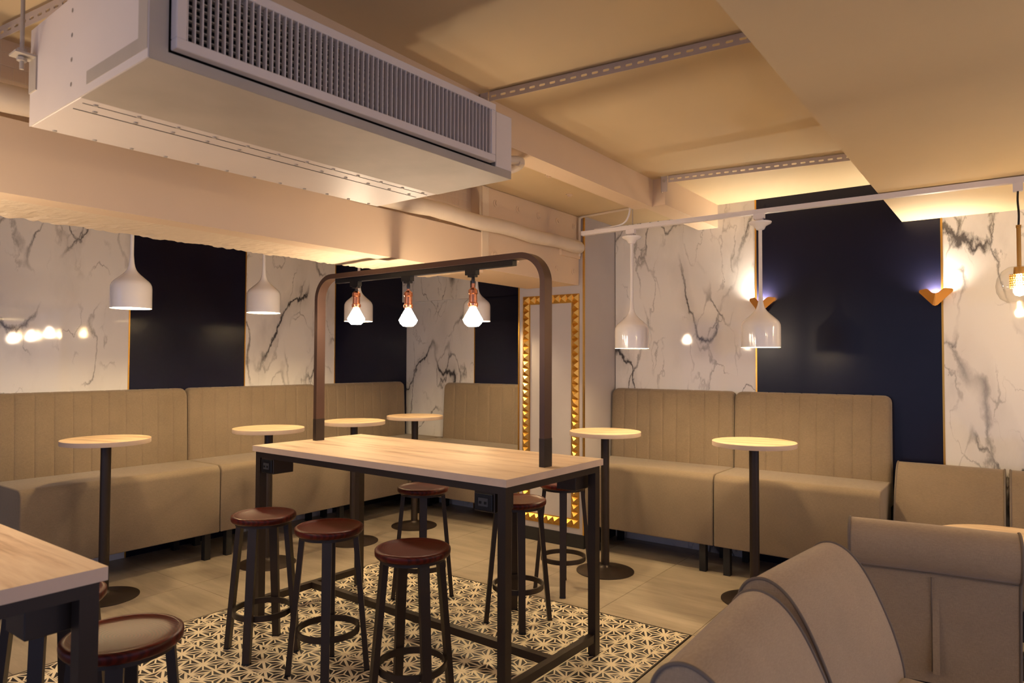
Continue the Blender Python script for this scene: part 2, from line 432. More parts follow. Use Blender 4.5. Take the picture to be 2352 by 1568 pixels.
# rough underside
nx_, ny_ = 14, 260; vs = []; fs = []
rr = random.Random(3)
band = [rr.uniform(-.004, .006) for _ in range(60)]
for i in range(nx_+1):
    for j in range(ny_+1):
        t = i/nx_; x = -3.50+t*.41; y = -1.0+(3.69+1.0)*j/ny_
        amp = 1-t
        z = 2.172+band[int(y*9) % 60]*amp*.6+rr.uniform(-.0045, .0045)*amp - .012*amp
        if i == 0: x += rr.uniform(-.010, .006)
        vs.append((x, y, z))
for i in range(nx_):
    for j in range(ny_): a = i*(ny_+1)+j; fs.append((a, a+1, a+ny_+2, a+ny_+1))
o = len(vs); vs += [(-3.49, -1, 2.2), (-3.09, -1, 2.2), (-3.09, 3.69, 2.2), (-3.49, 3.69, 2.2)]; fs.append((o, o+1, o+2, o+3))
for j in range(ny_):
    vs_top = len(vs); vs.append((-3.49, vs[j][1], 2.2)); vs.append((-3.49, vs[j+1][1], 2.2)); fs.append((j, j+1, vs_top+1, vs_top))
MB().add(vs, fs).build('rough_underside', M['rough'], bigb)
pl = MB().box((-2.975, 3.69, 2.183), (-2.966, 4.962, 2.755)).build('steel_plate', M['beam'], bigb)
MB().box((-2.985, 3.665, 2.18), (-2.958, 3.735, 2.755)).build('joint_strip', M['rough'], bigb)
bolt = MB().lathe([(.0, 0), (.026, 0), (.026, .005), (.015, .007), (.015, .018), (.0, .018)], 14).mesh('bolt', M['beam'])
bolt6 = []
for y, z in [(3.82, 2.66), (4.09, 2.665), (4.36, 2.665), (4.63, 2.67), (4.88, 2.665), (3.80, 2.29), (4.09, 2.29), (4.36, 2.285), (4.62, 2.285), (4.87, 2.29)]:
    link('bolt', bolt, pl, (-2.966, y, z), (0, R(90), 0))
MB().box((-2.966, 4.66, 2.40), (-2.945, 4.95, 2.555)).build('pipe_bracket', M['beam'], bigb)
for x, y in [(-2.45, 3.72), (-2.62, 4.25), (-2.42, 4.30), (-2.30, 4.62)]:
    link('bolt', bolt, bigb, (x, y, 2.76), (R(180), 0, 0))
# mesh lines on the recessed face
ml = MB()
for k in range(6): ml.box((-3.084, .4, 2.46+.05*k), (-3.078, 3.665, 2.463+.05*k))
for k in range(0, 82): ml.box((-3.083, .4+.04*k, 2.44), (-3.079, .4015+.04*k, 2.755))
ml.build('wire_mesh', M['rough'], bigb)

# insulated pipe on top of the casing
pts = [(-2.905, .2+.1*k, 2.482+.006*math.sin(k*.9)) for k in range(0, 47)]+[(-2.905, 4.85, 2.485), (-2.93, 4.90, 2.488), (-2.96, 4.92, 2.49)]
pp = MB(); pp.tube(pts, [.05+(.0025 if k % 5 == 0 else 0)+.001*math.sin(k*2.1) for k in range(len(pts))], 16)
tag(pp.build('insulated_pipe', M['cable'], None, True), 'cream lagged pipe lying along the top of the deep beam', 'pipe')
cp = MB(); cp.tube(catmull([(-2.94, 4.93, 2.42), (-2.94, 4.93, 2.70), (-2.92, 4.93, 2.745), (-2.82, 4.93, 2.75), (-2.28, 4.86, 2.752)], 6), .010, 8)
tag(cp.build('ceiling_conduit', M['cable'], None, True), 'thin cream conduit bending from the steel plate across the ceiling', 'conduit')

# ------------------------------------------------------------------ strut channels
def slotted(m, L, h, pitch, sl, sh, y, z0, flat=False):
    """plate with rounded slots; runs along +x"""
    n = int(L/pitch); t = .003
    def P(x, zz, o): return (x, y+zz, z0+o) if flat else (x, y+o, z0+zz)
    for k in range(n):
        x0, x1 = k*pitch, (k+1)*pitch; xc = (x0+x1)/2; zc = h/2; r = sh/2; a = sl/2-r
        inner = []
        for s_ in range(12):
            an = 2*PI*(s_+.5)/12; cx = xc+(a if math.cos(an) > 0 else -a); inner.append((cx+r*math.cos(an), zc+r*math.sin(an)))
        outer = []
        for s_ in range(12):
            an = 2*PI*(s_+.5)/12; ux, uz = math.cos(an), math.sin(an); k_ = 1/max(abs(ux), abs(uz)); outer.append((xc+ux*k_*pitch/2, zc+uz*k_*h/2))
        cor = [(x1, h), (x0, h), (x0, 0), (x1, 0)]
        for c in cor:
            i = min(range(12), key=lambda q: (outer[q][0]-c[0])**2+(outer[q][1]-c[1])**2); outer[i] = c
        vs = [P(a_, b_, 0) for a_, b_ in outer]+[P(a_, b_, 0) for a_, b_ in inner]+[P(a_, b_, t) for a_, b_ in outer]+[P(a_, b_, t) for a_, b_ in inner]
        fs = []
        for i in range(12):
            j = (i+1) % 12; fs += [(i, j, 12+j, 12+i), (24+i, 36+i, 36+j, 24+j), (12+i, 12+j, 36+j, 36+i), (i, 24+i, 24+j, j)]
        m.add(vs, fs)
def strut(label, p, q, parts=True):
    d = Vector(q)-Vector(p); L = d.length; rz = math.atan2(d.y, d.x)
    t = thing('strut_channel', label, 'strut', p, rz, 'slotted strut channels on the ceiling')
    m = MB(); slotted(m, L, .042, .052, .030, .011, 0, -.048); m.build('slotted_web', M['strut'], t)
    m = MB(); slotted(m, L, .040, .052, .030, .011, 0, -.006, True); m.build('slotted_flange', M['strut'], t)
    if parts:
        MB().box((-.05, -.004, -.11), (-.005, .0, -.004)).box((-.05, -.004, -.11), (-.046, .04, -.004)).build('end_bracket', M['strut'], t)
        b = MB(); b.lathe([(0, 0), (.010, 0), (.010, .008), (0, .008)], 8); o_ = b.build('bolt', M['galv'], t, loc=(-.028, -.004, -.035)); o_.rotation_euler = (R(90), 0, 0)
    return t
strut('slotted strut channel crossing the ceiling just right of the air conditioner', (-2.01, 2.535, 2.827), (-.66, 2.665, 2.827))
strut('slotted strut channel on the ceiling nearest the marble wall', (-1.93, 4.42, 2.827), (-.66, 4.60, 2.827))
strut('slotted strut channel in the top left corner behind the air conditioner', (-2.93, .865, 2.74), (-2.2, .945, 2.74), False)

# ------------------------------------------------------------------ air conditioner
ac = thing('air_conditioner', 'large white ducted air conditioner with a slatted grille hanging from the ceiling', 'air conditioner', (-1.66, .79, 2.27), R(-1.8))
Lc, D, Hc = 1.393, .80, .245      # local: y along length, x from -D to 0, z 0..
MB().box((-D, 0, .0), (-.41, Lc, .30)).build('casing', M['acwhite'], ac, bevel=.003, seg=1)
fsec = MB().box((-.408, 0, .0), (-.02, .0025, Hc)).box((-.408, Lc-.0025, 0), (-.02, Lc, Hc)).box((-.408, 0, Hc-.003), (-.02, Lc, Hc)).box((-.408, .0025, .003), (-.02, Lc-.0025, .006))
fsec.build('outlet_duct', M['acwhite'], ac)
MB().box((-.408, .001, -.001), (-.001, Lc-.001, .003)).build('bottom_sheet', M['galv'], ac)
ff = MB().box((-.02, 0, 0), (0, Lc, .028)).box((-.02, 0, .028), (0, .045, Hc)).box((-.02, Lc-.10, .028), (0, Lc, Hc)).box((-.02, .045, Hc-.02), (0, Lc-.10, Hc))
ff.build('front_flange', M['galv'], ac)
MB().box((-.012, Lc-.097, .03), (.002, Lc-.002, Hc-.002)).build('cheek_panel', M['acwhite'], ac)
MB().box((-.36, -.0042, .022), (-.002, -.003, .058)).box((-.05, -.0042, .058), (-.002, -.003, .30)).build('side_tape', M['galv'], ac)
MB().box((-D, -.003, .0), (-.001, 0.0, .30)).build('side_panel', M['acwhite'], ac)
GY0, GY1, GZ0, GZ1 = .05, 1.262, .034, .255
gf = MB().box((0, GY0, GZ0), (.03, GY1, GZ0+.026)).box((0, GY0, GZ1-.026), (.03, GY1, GZ1)).box((0, GY0, GZ0+.026), (.03, GY0+.026, GZ1-.026)).box((0, GY1-.026, GZ0+.026), (.03, GY1, GZ1-.026))
gr = gf.build('grille_frame', M['acwhite'], ac, bevel=.002, seg=1)
nv = 60; vy0, vy1 = GY0+.03, GY1-.03
vm = MB().box((0, -.0013, GZ0+.024), (.020, .0013, GZ1-.024)).mesh('vane', M['acwhite'])
for k in range(nv): link('vane', vm, gr, (.008, vy0+(vy1-vy0)*k/(nv-1), 0), (0, 0, R(-6)))
bmz = MB().box((-.006, vy0-.01, -.0018), (.004, vy1+.01, .0018)).mesh('louver_bar', M['galv'])
for k in range(9): link('louver_bar', bmz, gr, (-.004, 0, GZ0+.036+.0187*k))
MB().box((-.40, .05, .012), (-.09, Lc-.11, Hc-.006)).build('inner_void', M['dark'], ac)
sm = MB().lathe([(0, -.004), (.006, -.004), (.007, 0), (0, 0)], 8).mesh('screw', M['galv'])
for k in range(12):
    link('screw', sm, ac, (-.44, .05+k*.117, 0)); link('screw', sm, ac, (-.50, .07+k*.113, 0)); link('screw', sm, ac, (-.78, .06+k*.115, 0))
for a, b in (((-.452, .02, -.0012), (-.450, Lc-.02, .001)), ((-.520, .02, -.0012), (-.517, Lc-.02, .001))): MB().box(a, b).build('panel_seam', M['dark'], ac)
for k in range(4):
    o_ = link('screw', sm, ac, (-.47, -.003, .05+k*.07)); o_.rotation_euler = (R(90), 0, 0)
hb = MB().box((-.80, -.06, .20), (-.74, -.003, .206)).box((-.80, -.007, .10), (-.74, -.003, .20)).build('hanger_bracket', M['galv'], ac)
hr = MB().tube([(-.77, -.035, .16), (-.77, -.035, .49)], .006, 8).build('hanger_rod', M['galv'], ac, True)
for z in (.185, .212): MB().lathe([(0, 0), (.014, 0), (.014, .01), (0, .01)], 6, (-.77, -.035, z)).build('nut', M['galv'], ac)
MB().box((-.10, Lc, .19), (-.04, Lc+.045, .194)).box((-.10, Lc+.041, .15), (-.04, Lc+.045, .19)).build('end_lug', M['galv'], ac)
# coil of hose beyond it
cc = MB(); ps = []
for k in range(40):
    a = k/39*2*PI*1.35; ps.append((-2.16+.085*math.cos(a), 2.83+.10*math.sin(a)+.02, 2.575+.012*k/39+.01*math.sin(a*2)))
cc.tube(ps, .021, 10)
tag(cc.build('hose_coil', M['cable'], None, True), 'small coil of cream hose tucked beside the air conditioner', 'hose')

# ------------------------------------------------------------------ bar tables
def bar_table(label, loc, rz, L=1.956, Wd=.842, H=1.03, arch=True, outlets=()):
    t = thing('bar_table', label, 'table', loc, rz, 'high bar tables')
    x, y = L/2, Wd/2
    tm = MB().box((-x, -y, H-.034), (x, y, H), 0); tm.mi = [1, 0, 1, 1, 1, 1]
    tm.build('tabletop', [M['oak'], M['oakedge']], t)
    lx, ly, w = x-.014, y-.014, .045; zt = H-.034
    for sx_ in (-1, 1):
        for sy_ in (-1, 1):
            a, b = sorted((sx_*lx, sx_*(lx-w))); c, d = sorted((sy_*ly, sy_*(ly-w)))
            MB().box((a, c, .004), (b, d, zt)).build('leg', M['metal'], t)
            MB().box((a+.004, c+.004, 0), (b-.004, d-.004, .004)).build('foot_pad', M['blackmetal'], t)
    for sy_ in (-1, 1):
        c, d = sorted((sy_*ly, sy_*(ly-.03))); MB().box((-lx+w, c, zt-.036), (lx-w, d, zt)).build('apron_rail', M['metal'], t)
    for sx_ in (-1, 1):
        a, b = sorted((sx_*lx, sx_*(lx-.03))); MB().box((a, -ly+w, zt-.036), (b, ly-w, zt)).build('apron_rail', M['metal'], t)
        a, b = sorted((sx_*(lx-.004), sx_*(lx-.041))); MB().box((a, -ly+w, .075), (b, ly-w, .115)).build('foot_rail', M['metal'], t)
    MB().box((-lx+.041, -.02, .075), (lx-.041, .02, .115)).build('stretcher', M['metal'], t)
    for (ox, oy, face) in outlets:
        dx, dy = (.06, .07) if face in 'yY' else (.07, .06)
        ob = MB().box((ox-dx, oy-dy, zt-.125), (ox+dx, oy+dy, zt-.034)).build('outlet_box', M['metal'], t, bevel=.003, seg=1)
        sg = -1 if face in 'yx' else 1
        fp = MB()
        if face in 'yY':
            y0_ = oy+sg*dy; fp.box((ox-.052, min(y0_, y0_+sg*.008), zt-.118), (ox+.052, max(y0_, y0_+sg*.008), zt-.041))
            f_ = fp.build('face_plate', M['blackmetal'], ob, bevel=.003, seg=2)
            so = MB().box((ox-.028, min(y0_+sg*.008, y0_+sg*.0095), zt-.098), (ox+.028, max(y0_+sg*.008, y0_+sg*.0095), zt-.062)).build('socket', M['galv2'], ob)
            for q in (-.02, -.012, .010, .018):
                MB().box((ox+q-.0016, y0_+sg*.011-.0015, zt-.088), (ox+q+.0016, y0_+sg*.011+.0015, zt-.076)).build('slot', M['dark'], ob)
    if arch:
        # bent flat bar portal
        hx = .910; top = 2.098-H; r = .16; path = []
        path += [(-hx, 0, 0), (-hx, 0, top-r)]
        for k in range(1, 13):
            a = PI-k/12*PI/2; path.append((-hx+r+r*math.cos(a), 0, top-r+r*math.sin(a)))
        for k in range(0, 13):
            a = PI/2-k/12*PI/2; path.append((hx-r+r*math.cos(a), 0, top-r+r*math.sin(a)))
        path.append((hx, 0, 0))
        vs = []; fs = []; tk, dp = .030, .064
        for i, p in enumerate(path):
            a = Vector(path[max(i-1, 0)]); b = Vector(path[min(i+1, len(path)-1)]); d = (b-a).normalized(); nrm = Vector((d.z, 0, -d.x))
            q = Vector(p)+Vector((0, 0, H))
            for un, uy in ((0, -1), (1, -1), (1, 1), (0, 1)): vs.append(q+nrm*un*tk+Vector((0, uy*dp/2, 0)))
        n_ = len(path)
        for i in range(n_-1):
            for k in range(4): fs.append((4*i+k, 4*i+(k+1) % 4, 4*i+4+(k+1) % 4, 4*i+4+k))
        fs += [(0, 1, 2, 3), (4*n_-1, 4*n_-2, 4*n_-3, 4*n_-4)]
        MB().add(vs, fs).build('light_arch', M['arch'], t, True, 30)
        for sx_ in (-1, 1):
            a, b = sorted((sx_*(hx+.001), sx_*(hx-.031))); MB().box((a, -.033, H), (b, .033, H+.14)).build('post_sleeve', M['metal'], t)
        zt2 = 2.098-.030
        MB().box((-.72, -.018, zt2-.030), (.70, .018, zt2)).build('light_track', M['blackmetal'], t)
    return t
M['galv2'] = simple('socket_grey', lin(58, 58, 62), .4)
TC = (-2.781, 2.855); TR = R(-1.0)
tbl = bar_table('pale oak bar table with a bronze light arch in the middle of the room', (TC[0], TC[1], 0), TR, outlets=((-.842, -.337, 'y'), (.842, -.337, 'y'), (.842, .337, 'Y')))
tb2 = bar_table('pale oak bar table cut off at the lower left corner', (-1.853-.978, .805-.421, 0), 0, outlets=((.84, .337, 'Y'),))

# ------------------------------------------------------------------ diamond bulbs
def bulb_pendant(label, x, y, zb, ztop):
    t = thing('bulb_pendant', label, 'pendant lamp', (x, y, zb), TR, 'diamond bulbs hanging from the light arch')
    h = ztop-zb
    MB().box((-.045, -.016, h-.028), (.03, .016, h)).box((-.028, -.014, h-.04), (.02, .014, h-.028)).build('track_adapter', M['blackmetal'], t)
    MB().lathe([(.009, 0), (.011, .02), (.009, .035)], 12, (0, 0, h-.075)).build('cord_grip', M['blackmetal'], t, True)
    z0 = .232; z1 = h-.07; tw = MB()
    for ph in (0, PI):
        tw.tube([(.0035*math.cos(ph+k*.55), .0035*math.sin(ph+k*.55), z0+(z1-z0)*k/30) for k in range(31)], .0034, 6)
    tw.build('twisted_cord', M['cord'], t, True)
    MB().lathe([(.010, .105), (.024, .106), (.028, .112), (.0285, .124), (.023, .130), (.022, .172), (.026, .178), (.025, .196), (.014, .206), (.009, .209), (.009, .236), (.005, .238)], 24).build('lamp_holder', M['copper'], t, True, 30)
    MB().lathe([(.004, 0), (.029, .001), (.045, .016), (.054, .036), (.034, .072), (.016, .104), (.010, .106)], 8).build('diamond_bulb', M['bulb'], t)
    return t
for lx, dz, lab in ((-.535, .038, 'glowing diamond bulb on a copper holder, left of the three on the arch'), (-.075, .014, 'glowing diamond bulb on a copper holder, middle of the three on the arch'), (.42, .0, 'glowing diamond bulb on a copper holder, right of the three on the arch')):
    bulb_pendant(lab, TC[0]+lx*math.cos(TR), TC[1]+lx*math.sin(TR), 1.733+dz, 2.038)
for lx, lab in ((-.53, 'added unseen diamond bulb above the lower left bar table, farthest along its arch'), (-.05, 'added unseen diamond bulb above the middle of the lower left bar table'), (.43, 'added unseen diamond bulb above the near end of the lower left bar table')):  # bulbs on this out-of-view arch are added for the light they give
    bulb_pendant(lab, -2.831+lx, .384, 1.745, 2.038)

# ------------------------------------------------------------------ stools
def stool_proto():
    t = thing('bar_stool', '', 'stool', (0, 0, 0), 0, 'round mahogany bar stools'); H = .725; r = .167
    MB().lathe([(0, H-.012), (.06, H-.011), (.12, H-.007), (.146, H-.003), (.150, H), (.160, H), (.1665, H-.005), (.1675, H-.016), (.1660, H-.028), (.160, H-.035), (.10, H-.037), (0, H-.037)], 64).build('seat', M['seatwood'], t, True, 50)
    MB().lathe([(.128, H-.052), (.145, H-.052), (.145, H-.037), (.128, H-.037)], 40, closed=True).build('seat_ring', M['metal'], t, True)
    for k in range(4):
        a = PI/4+k*PI/2; c, s_ = math.cos(a), math.sin(a)
        m = MB(); m.bar((c*.128, s_*.128, H-.037), (c*.190, s_*.190, .006), .046, .026, (c, s_, 0), .038, .026)
        m.build('leg', M['metal'], t)
        b = MB(); b.bar((c*.190, s_*.190, .008), (c*.191, s_*.191, 0), .040, .028, (c, s_, 0)); b.build('foot_cap', M['blackmetal'], t)
    MB().lathe([(.143, .198), (.153, .198), (.153, .228), (.143, .228)], 48, closed=True).build('foot_ring', M['metal'], t, True)
    return t
sp = stool_proto()
STL = [((-3.29, 2.215), -12, 'round mahogany bar stool, leftmost of the three in front of the arch table'),
       ((-2.79, 2.25), 2, 'round mahogany bar stool, middle of the three in front of the arch table'),
       ((-2.175, 2.215), 20, 'round mahogany bar stool at the near corner of the arch table'),
       ((-3.17, 3.32), 0, 'mahogany bar stool on the far side of the arch table, at its left end'),
       ((-2.43, 3.365), -2, 'mahogany bar stool on the far side of the arch table, just behind its near leg'),
       ((-2.527, 4.025), -14, 'mahogany bar stool standing on the plain floor by the studded column'),
       ((-2.195, 1.0), 12, 'mahogany bar stool at the lower left with a golden sheen on its seat'),
       ((-2.772, 1.02), 8, 'dark bar stool half hidden behind the lower left table')]
for i, ((x, y), a, lab) in enumerate(STL):
    if i == 0: sp.location = (x, y, .0005); sp.rotation_euler = (0, 0, R(a)); sp['label'] = lab
    else: dup(sp, (x, y, .0005), R(a), lab)

# ------------------------------------------------------------------ round tables
def round_table(label, x, y, r=.263, H=1.03, rz=0):
    t = thing('round_table', label, 'table', (x, y, 0), rz, 'round pedestal tables' if H > .9 else None)
    m = MB(); n = 56
    m.lathe([(r-.001, H-.030), (r, H-.028), (r, H-.001), (r-.001, H)], n); m.mi = [1]*(len(m.f)-2)+[1, 0]
    m.build('tabletop', [M['oak'], M['oakedge']], t, True, 30)
    MB().lathe([(.031, .03), (.031, H-.030)], 24).build('pole', M['metal'], t, True)
    MB().lathe([(.06, H-.036), (.06, H-.0305)], 20).build('top_plate', M['metal'], t)
    MB().lathe([(.212, 0), (.212, .005), (.20, .009), (.12, .020), (.055, .032), (.034, .044), (.031, .05)], 48).build('base', M['metal'], t, True, 40)
    return t
for x, y, rz, lab in ((-4.83, 2.07, 20, 'round pedestal table nearest the left edge, before the long banquette'), (-4.645, 3.16, 70, 'round pedestal table behind the left end of the arch table'),
                      (-4.62, 3.98, 100, 'round pedestal table right behind the left post of the arch'), (-4.60, 4.70, 0, 'round pedestal table farthest back, in the alcove corner'),
                      (-2.49, 4.547, 50, 'round pedestal table next to the studded column'), (-1.404, 4.567, 10, 'round pedestal table in front of the navy panel and right banquette')):
    round_table(lab, x, y, rz=R(rz))
round_table('low round table peeking out behind the grey scroll-back chair', -.05, 4.42, .36, .63)

# ------------------------------------------------------------------ banquettes
def seat_block(x0, x1, y0, y1, z0, z1):
    m = MB().box((x0, y0, z0), (x1, y1, z1)); me = bpy.data.meshes.new('seat'); me.from_pydata(m.v, [], m.f)
    bm = bmesh.new(); bm.from_mesh(me); bmesh.ops.recalc_face_normals(bm, faces=bm.faces)
    top = [e for e in bm.edges if all(v.co.z > z1-.001 for v in e.verts) and all(v.co.y < y0+.001 for v in e.verts)]
    bmesh.ops.bevel(bm, geom=top, offset=.055, segments=7, profile=.5, affect='EDGES')
    oth = [e for e in bm.edges if e.calc_face_angle(0) > .6]
    bmesh.ops.bevel(bm, geom=oth, offset=.010, segments=3, profile=.5, affect='EDGES', clamp_overlap=True)
    bm.to_mesh(me); bm.free(); me.materials.append(M['fabric'])
    me.polygons.foreach_set('use_smooth', [True]*len(me.polygons)); me.set_sharp_from_angle(angle=R(50)); return me
def channel_back(L, z0, z1, Tb, Tt, n, x0=0):
    r = .035; prof = []
    nz_ = 10
    for k in range(nz_+1):
        t = k/nz_; z = z0+(z1-r-z0)*t; prof.append((-(Tb+(Tt-Tb)*t), z, 1.0, 0))
    for k in range(1, 7):
        a = k/6*PI/2; prof.append((-(Tt-r)-r*math.cos(a), z1-r+r*math.sin(a), math.cos(a), math.sin(a)))
    prof.append((-.004, z1, 0, 1)); prof.append((-.004, z0, 0, 0))
    xs_ = [];
    for i in range(n):
        for t in (0, .03, .08, .2, .5, .8, .92, .97): xs_.append((i+t, t if i or t else .5))
    xs_.append((n, .5)); xs_[0] = (0, .5)
    rc = .05; vs = []; fs = []
    xs2 = []
    for u, t in xs_: xs2.append((u/n*L, t))
    for e in (.004, .012, .025, .04): xs2 += [(e, .5), (L-e, .5)]
    xs2.sort()
    m = len(prof)
    for x, t in xs2:
        dd = min(t, 1-t); gr_ = .0040*math.exp(-(dd/.035)**2) - .0015*(1-(2*t-1)**4)
        e = min(x, L-x); drop = 0 if e >= rc else rc-math.sqrt(max(0, rc*rc-(rc-e)**2)); endin = 0 if e >= .012 else .008*(1-e/.012)
        for (y, z, ny, nz2) in prof:
            zz = z-drop*max(0, (z-z0)/(z1-z0))**1 if z > z1-.12 else z-drop*((z-z0)/(z1-z0))*.15
            vs.append((x0+x, y+(gr_+endin)*ny, zz-gr_*.5*nz2))
    k = len(xs2)
    for i in range(k-1):
        for j in range(m): fs.append((i*m+j, i*m+(j+1) % m, (i+1)*m+(j+1) % m, (i+1)*m+j))
    fs.append(tuple(range(m))); fs.append(tuple((k-1)*m+j for j in range(m))[::-1])
    return MB().add(vs, fs).mesh('backrest', M['fabric'], True, 55)
def bench(label, loc, rz, L, depth, n, Tb=.115, bx=(0, None), seat_to=None):
    t = thing('banquette', label, 'bench', loc, rz, 'channel-back banquette units')
    g_ = .004; bx1 = bx[1] if bx[1] is not None else L
    sd = -.012 if bx[0] > .2 else -Tb+.02
    link('seat', seat_block(g_, L-g_, -depth, -Tb+.012, .202, .722), t)
    link('backrest', channel_back(bx1-bx[0]-2*g_, .55, 1.312, Tb, .085, n, bx[0]+g_), t)
    if bx[0] > .2: MB().box((g_, -Tb+.012, .205), (bx[0], -.006, .715)).build('seat_filler', M['fabric'], t, bevel=.006, seg=2)
    MB().box((.05, -Tb+.01, .2), (L-.05, -.01, .55)).build('back_frame', M['black'], t)
    for x in (.09, L-.09):
        for y in (-depth+.045, -.09): MB().box((x-.024, y-.024, 0), (x+.024, y+.024, .203 if y < -.2 else .2)).build('leg', M['black'], t)
    return t
bench('taupe channel-back banquette at the far left, ending at the left picture edge', (XL, 1.665, 0), R(90), 1.355, .60, 11)
bench('taupe channel-back banquette in the middle of the left wall under a navy panel', (XL, 3.02, 0), R(90), 1.31, .60, 11)
bench('taupe channel-back banquette at the corner end of the left wall', (XL, 4.33, 0), R(90), 1.20, .60, 10)
bench('taupe channel-back banquette along the alcove wall beside the studded column', (-5.05, YB, 0), 0, 1.462, .57, 9, bx=(.04, None))
bench('taupe channel-back banquette on the right wall, unit touching the column', (-2.905, YR, 0), 0, 1.085, .56, 9)
bench('taupe channel-back banquette on the right wall, unit in front of the navy panel', (-1.82, YR, 0), 0, 1.095, .56, 9)
struct(MB().box((XL+.001, 4.6, 0), (XL+.012, YB-.001, .10)).build('baseboard_left', M['black']), 'black baseboard under the left banquette', 'baseboard')
MB_corner = MB().box((XL+.005, 5.535, .205), (-5.052, YB-.005, .718)).build('corner_cushion', M['fabric'], None, True, 40, .008, 2)
tag(MB_corner, 'small flat taupe corner cushion between two banquettes in the alcove', 'cushion')
MB().box((XL+.06, 5.55, 0), (-5.12, YB-.03, .205)).build('plinth', M['black'], MB_corner)

# ------------------------------------------------------------------ scroll-back chairs (local: facing +y)
PROF = [(.205, .20), (.215, .33), (.215, .46), (.185, .58), (.135, .70), (.085, .79), (.035, .845), (-.02, .868), (-.07, .855), (-.102, .815), (-.108, .765), (-.092, .715), (-.062, .685), (-.035, .66), (-.02, .55), (-.005, .38), (.01, .20)]
def chair(label, loc, rz, Wc=.612, flap=False, mat='fabric2', group='scroll-back lounge chairs'):
    t = thing('lounge_chair', label, 'chair', loc, rz, group)
    P = catmull(PROF, 5); n = len(P); h = Wc/2; rings = [(-h, .975), (-h+.004, .992), (-h+.012, 1.0), (-h*.5, 1.006), (0, 1.007), (h*.5, 1.006), (h-.012, 1.0), (h-.004, .992), (h, .975)]
    vs = []; fs = []; c = (.03, .72)
    for x, s_ in rings:
        for y, z in P:
            vs.append((x, c[0]+(y-c[0])*s_ if z > .5 else y, c[1]+(z-c[1])*s_ if z > .5 else z))
    for i in range(len(rings)-1):
        for j in range(n): fs.append((i*n+j, i*n+(j+1) % n, (i+1)*n+(j+1) % n, (i+1)*n+j))
    fs.append(tuple(range(n))); fs.append(tuple((len(rings)-1)*n+j for j in range(n))[::-1])
    MB().add(vs, fs).build('scroll_back', M[mat], t, True, 60)
    for s_ in (-1, 1):
        pts = [(s_*(h-.002), y, z) for y, z in P if z > .21]
        MB().tube(pts, .0055, 8).build('piping', M['piping'], t, True)
    m = MB().box((-h, .20, .17), (h, .62, .452)); sm_ = m.build('seat', M[mat], t, True, 50, .035, 5)
    for x in (-h+.05, h-.05):
        for y in (.05, .57): MB().box((x-.022, y-.022, 0), (x+.022, y+.022, .205 if y < .1 else .18)).build('leg', M['black'], t)
    MB().box((-h+.01, .012, .17), (h-.01, .215, .24)).build('base_frame', M['black'], t)
    if flap:
        MB().tube([(-.0, -.042, .655), (.0, -.024, .55), (.002, -.008, .38), (.0, .004, .25)], .0022, 6).build('centre_seam', M['piping'], t, True)
        MB().box((.003, -.0225, .25), (.028, -.0015, .56)).build('zip_flap', M[mat], t)
        MB().tube([(-h+.01, -.0455, .668), (0, -.048, .672), (h-.01, -.0455, .668)], .0025, 6).build('roll_seam', M['piping'], t, True)
    return t
chair('grey-brown scroll-back chair seen from behind at the lower right', (-.315, 3.41, 0), R(7), flap=True)
chair('taupe scroll-back chair facing right, farther of the two at the bottom edge', (-.595, 2.525, 0), R(-97))
chair('taupe scroll-back chair facing right, nearest at the bottom edge of the picture', (-.60, 1.80, 0), R(-88))
chair('taupe low lounge seat against the wall beside the right banquette', (-.385, 5.38, 0), R(180), .60, mat='fabric')
chair('taupe low lounge seat against the marble at the right picture edge', (.24, 5.38, 0), R(180), .60, mat='fabric')

# ------------------------------------------------------------------ white track and bell pendants
trk = thing('light_track', 'white ceiling light track crossing the right side of the room', 'light track', (-2.66, 4.5, 2.50))
MB().box((0, -.018, 0), (5.4, .018, .030)).build('track_bar', M['rail'], trk)
MB().box((.0, -.019, -.002), (.10, .019, .012)).build('end_feed', M['rail'], trk)
MB().tube([(.42, 0, .03), (.42, 0, .262)], .004, 8).build('hanger_rod', M['galv'], trk, True)
MB().tube([(2.2, 0, .03), (2.2, 0, .036)], .004, 8).build('hanger_rod', M['galv'], trk, True)
MB().tube(catmull([(.10, .01, .036), (.24, .01, .040), (.34, .01, .055), (.385, .01, .11), (.40, .01, .20), (.405, .01, .258)], 6), .007, 8).build('feed_cable', M['rail'], trk, True)
lt = thing('light_track', 'white light track on the ceiling hidden behind the deep beam', 'light track', (-4.6, 1.2, 2.70))
MB().box((-.018, 0, 0), (.018, 3.4, .030)).build('track_bar', M['rail'], lt)
MB().box((-.01, .2, .03), (.01, .22, .06)).box((-.01, 3.1, .03), (.01, 3.12, .06)).build('ceiling_clip', M['rail'], lt)
SH = [(.1215, 0), (.1215, .06), (.1215, .125), (.1195, .146), (.1125, .163), (.102, .176), (.085, .191), (.068, .206), (.052, .220), (.039, .234), (.029, .248), (.021, .268), (.016, .292), (.013, .325), (.0115, .345)]
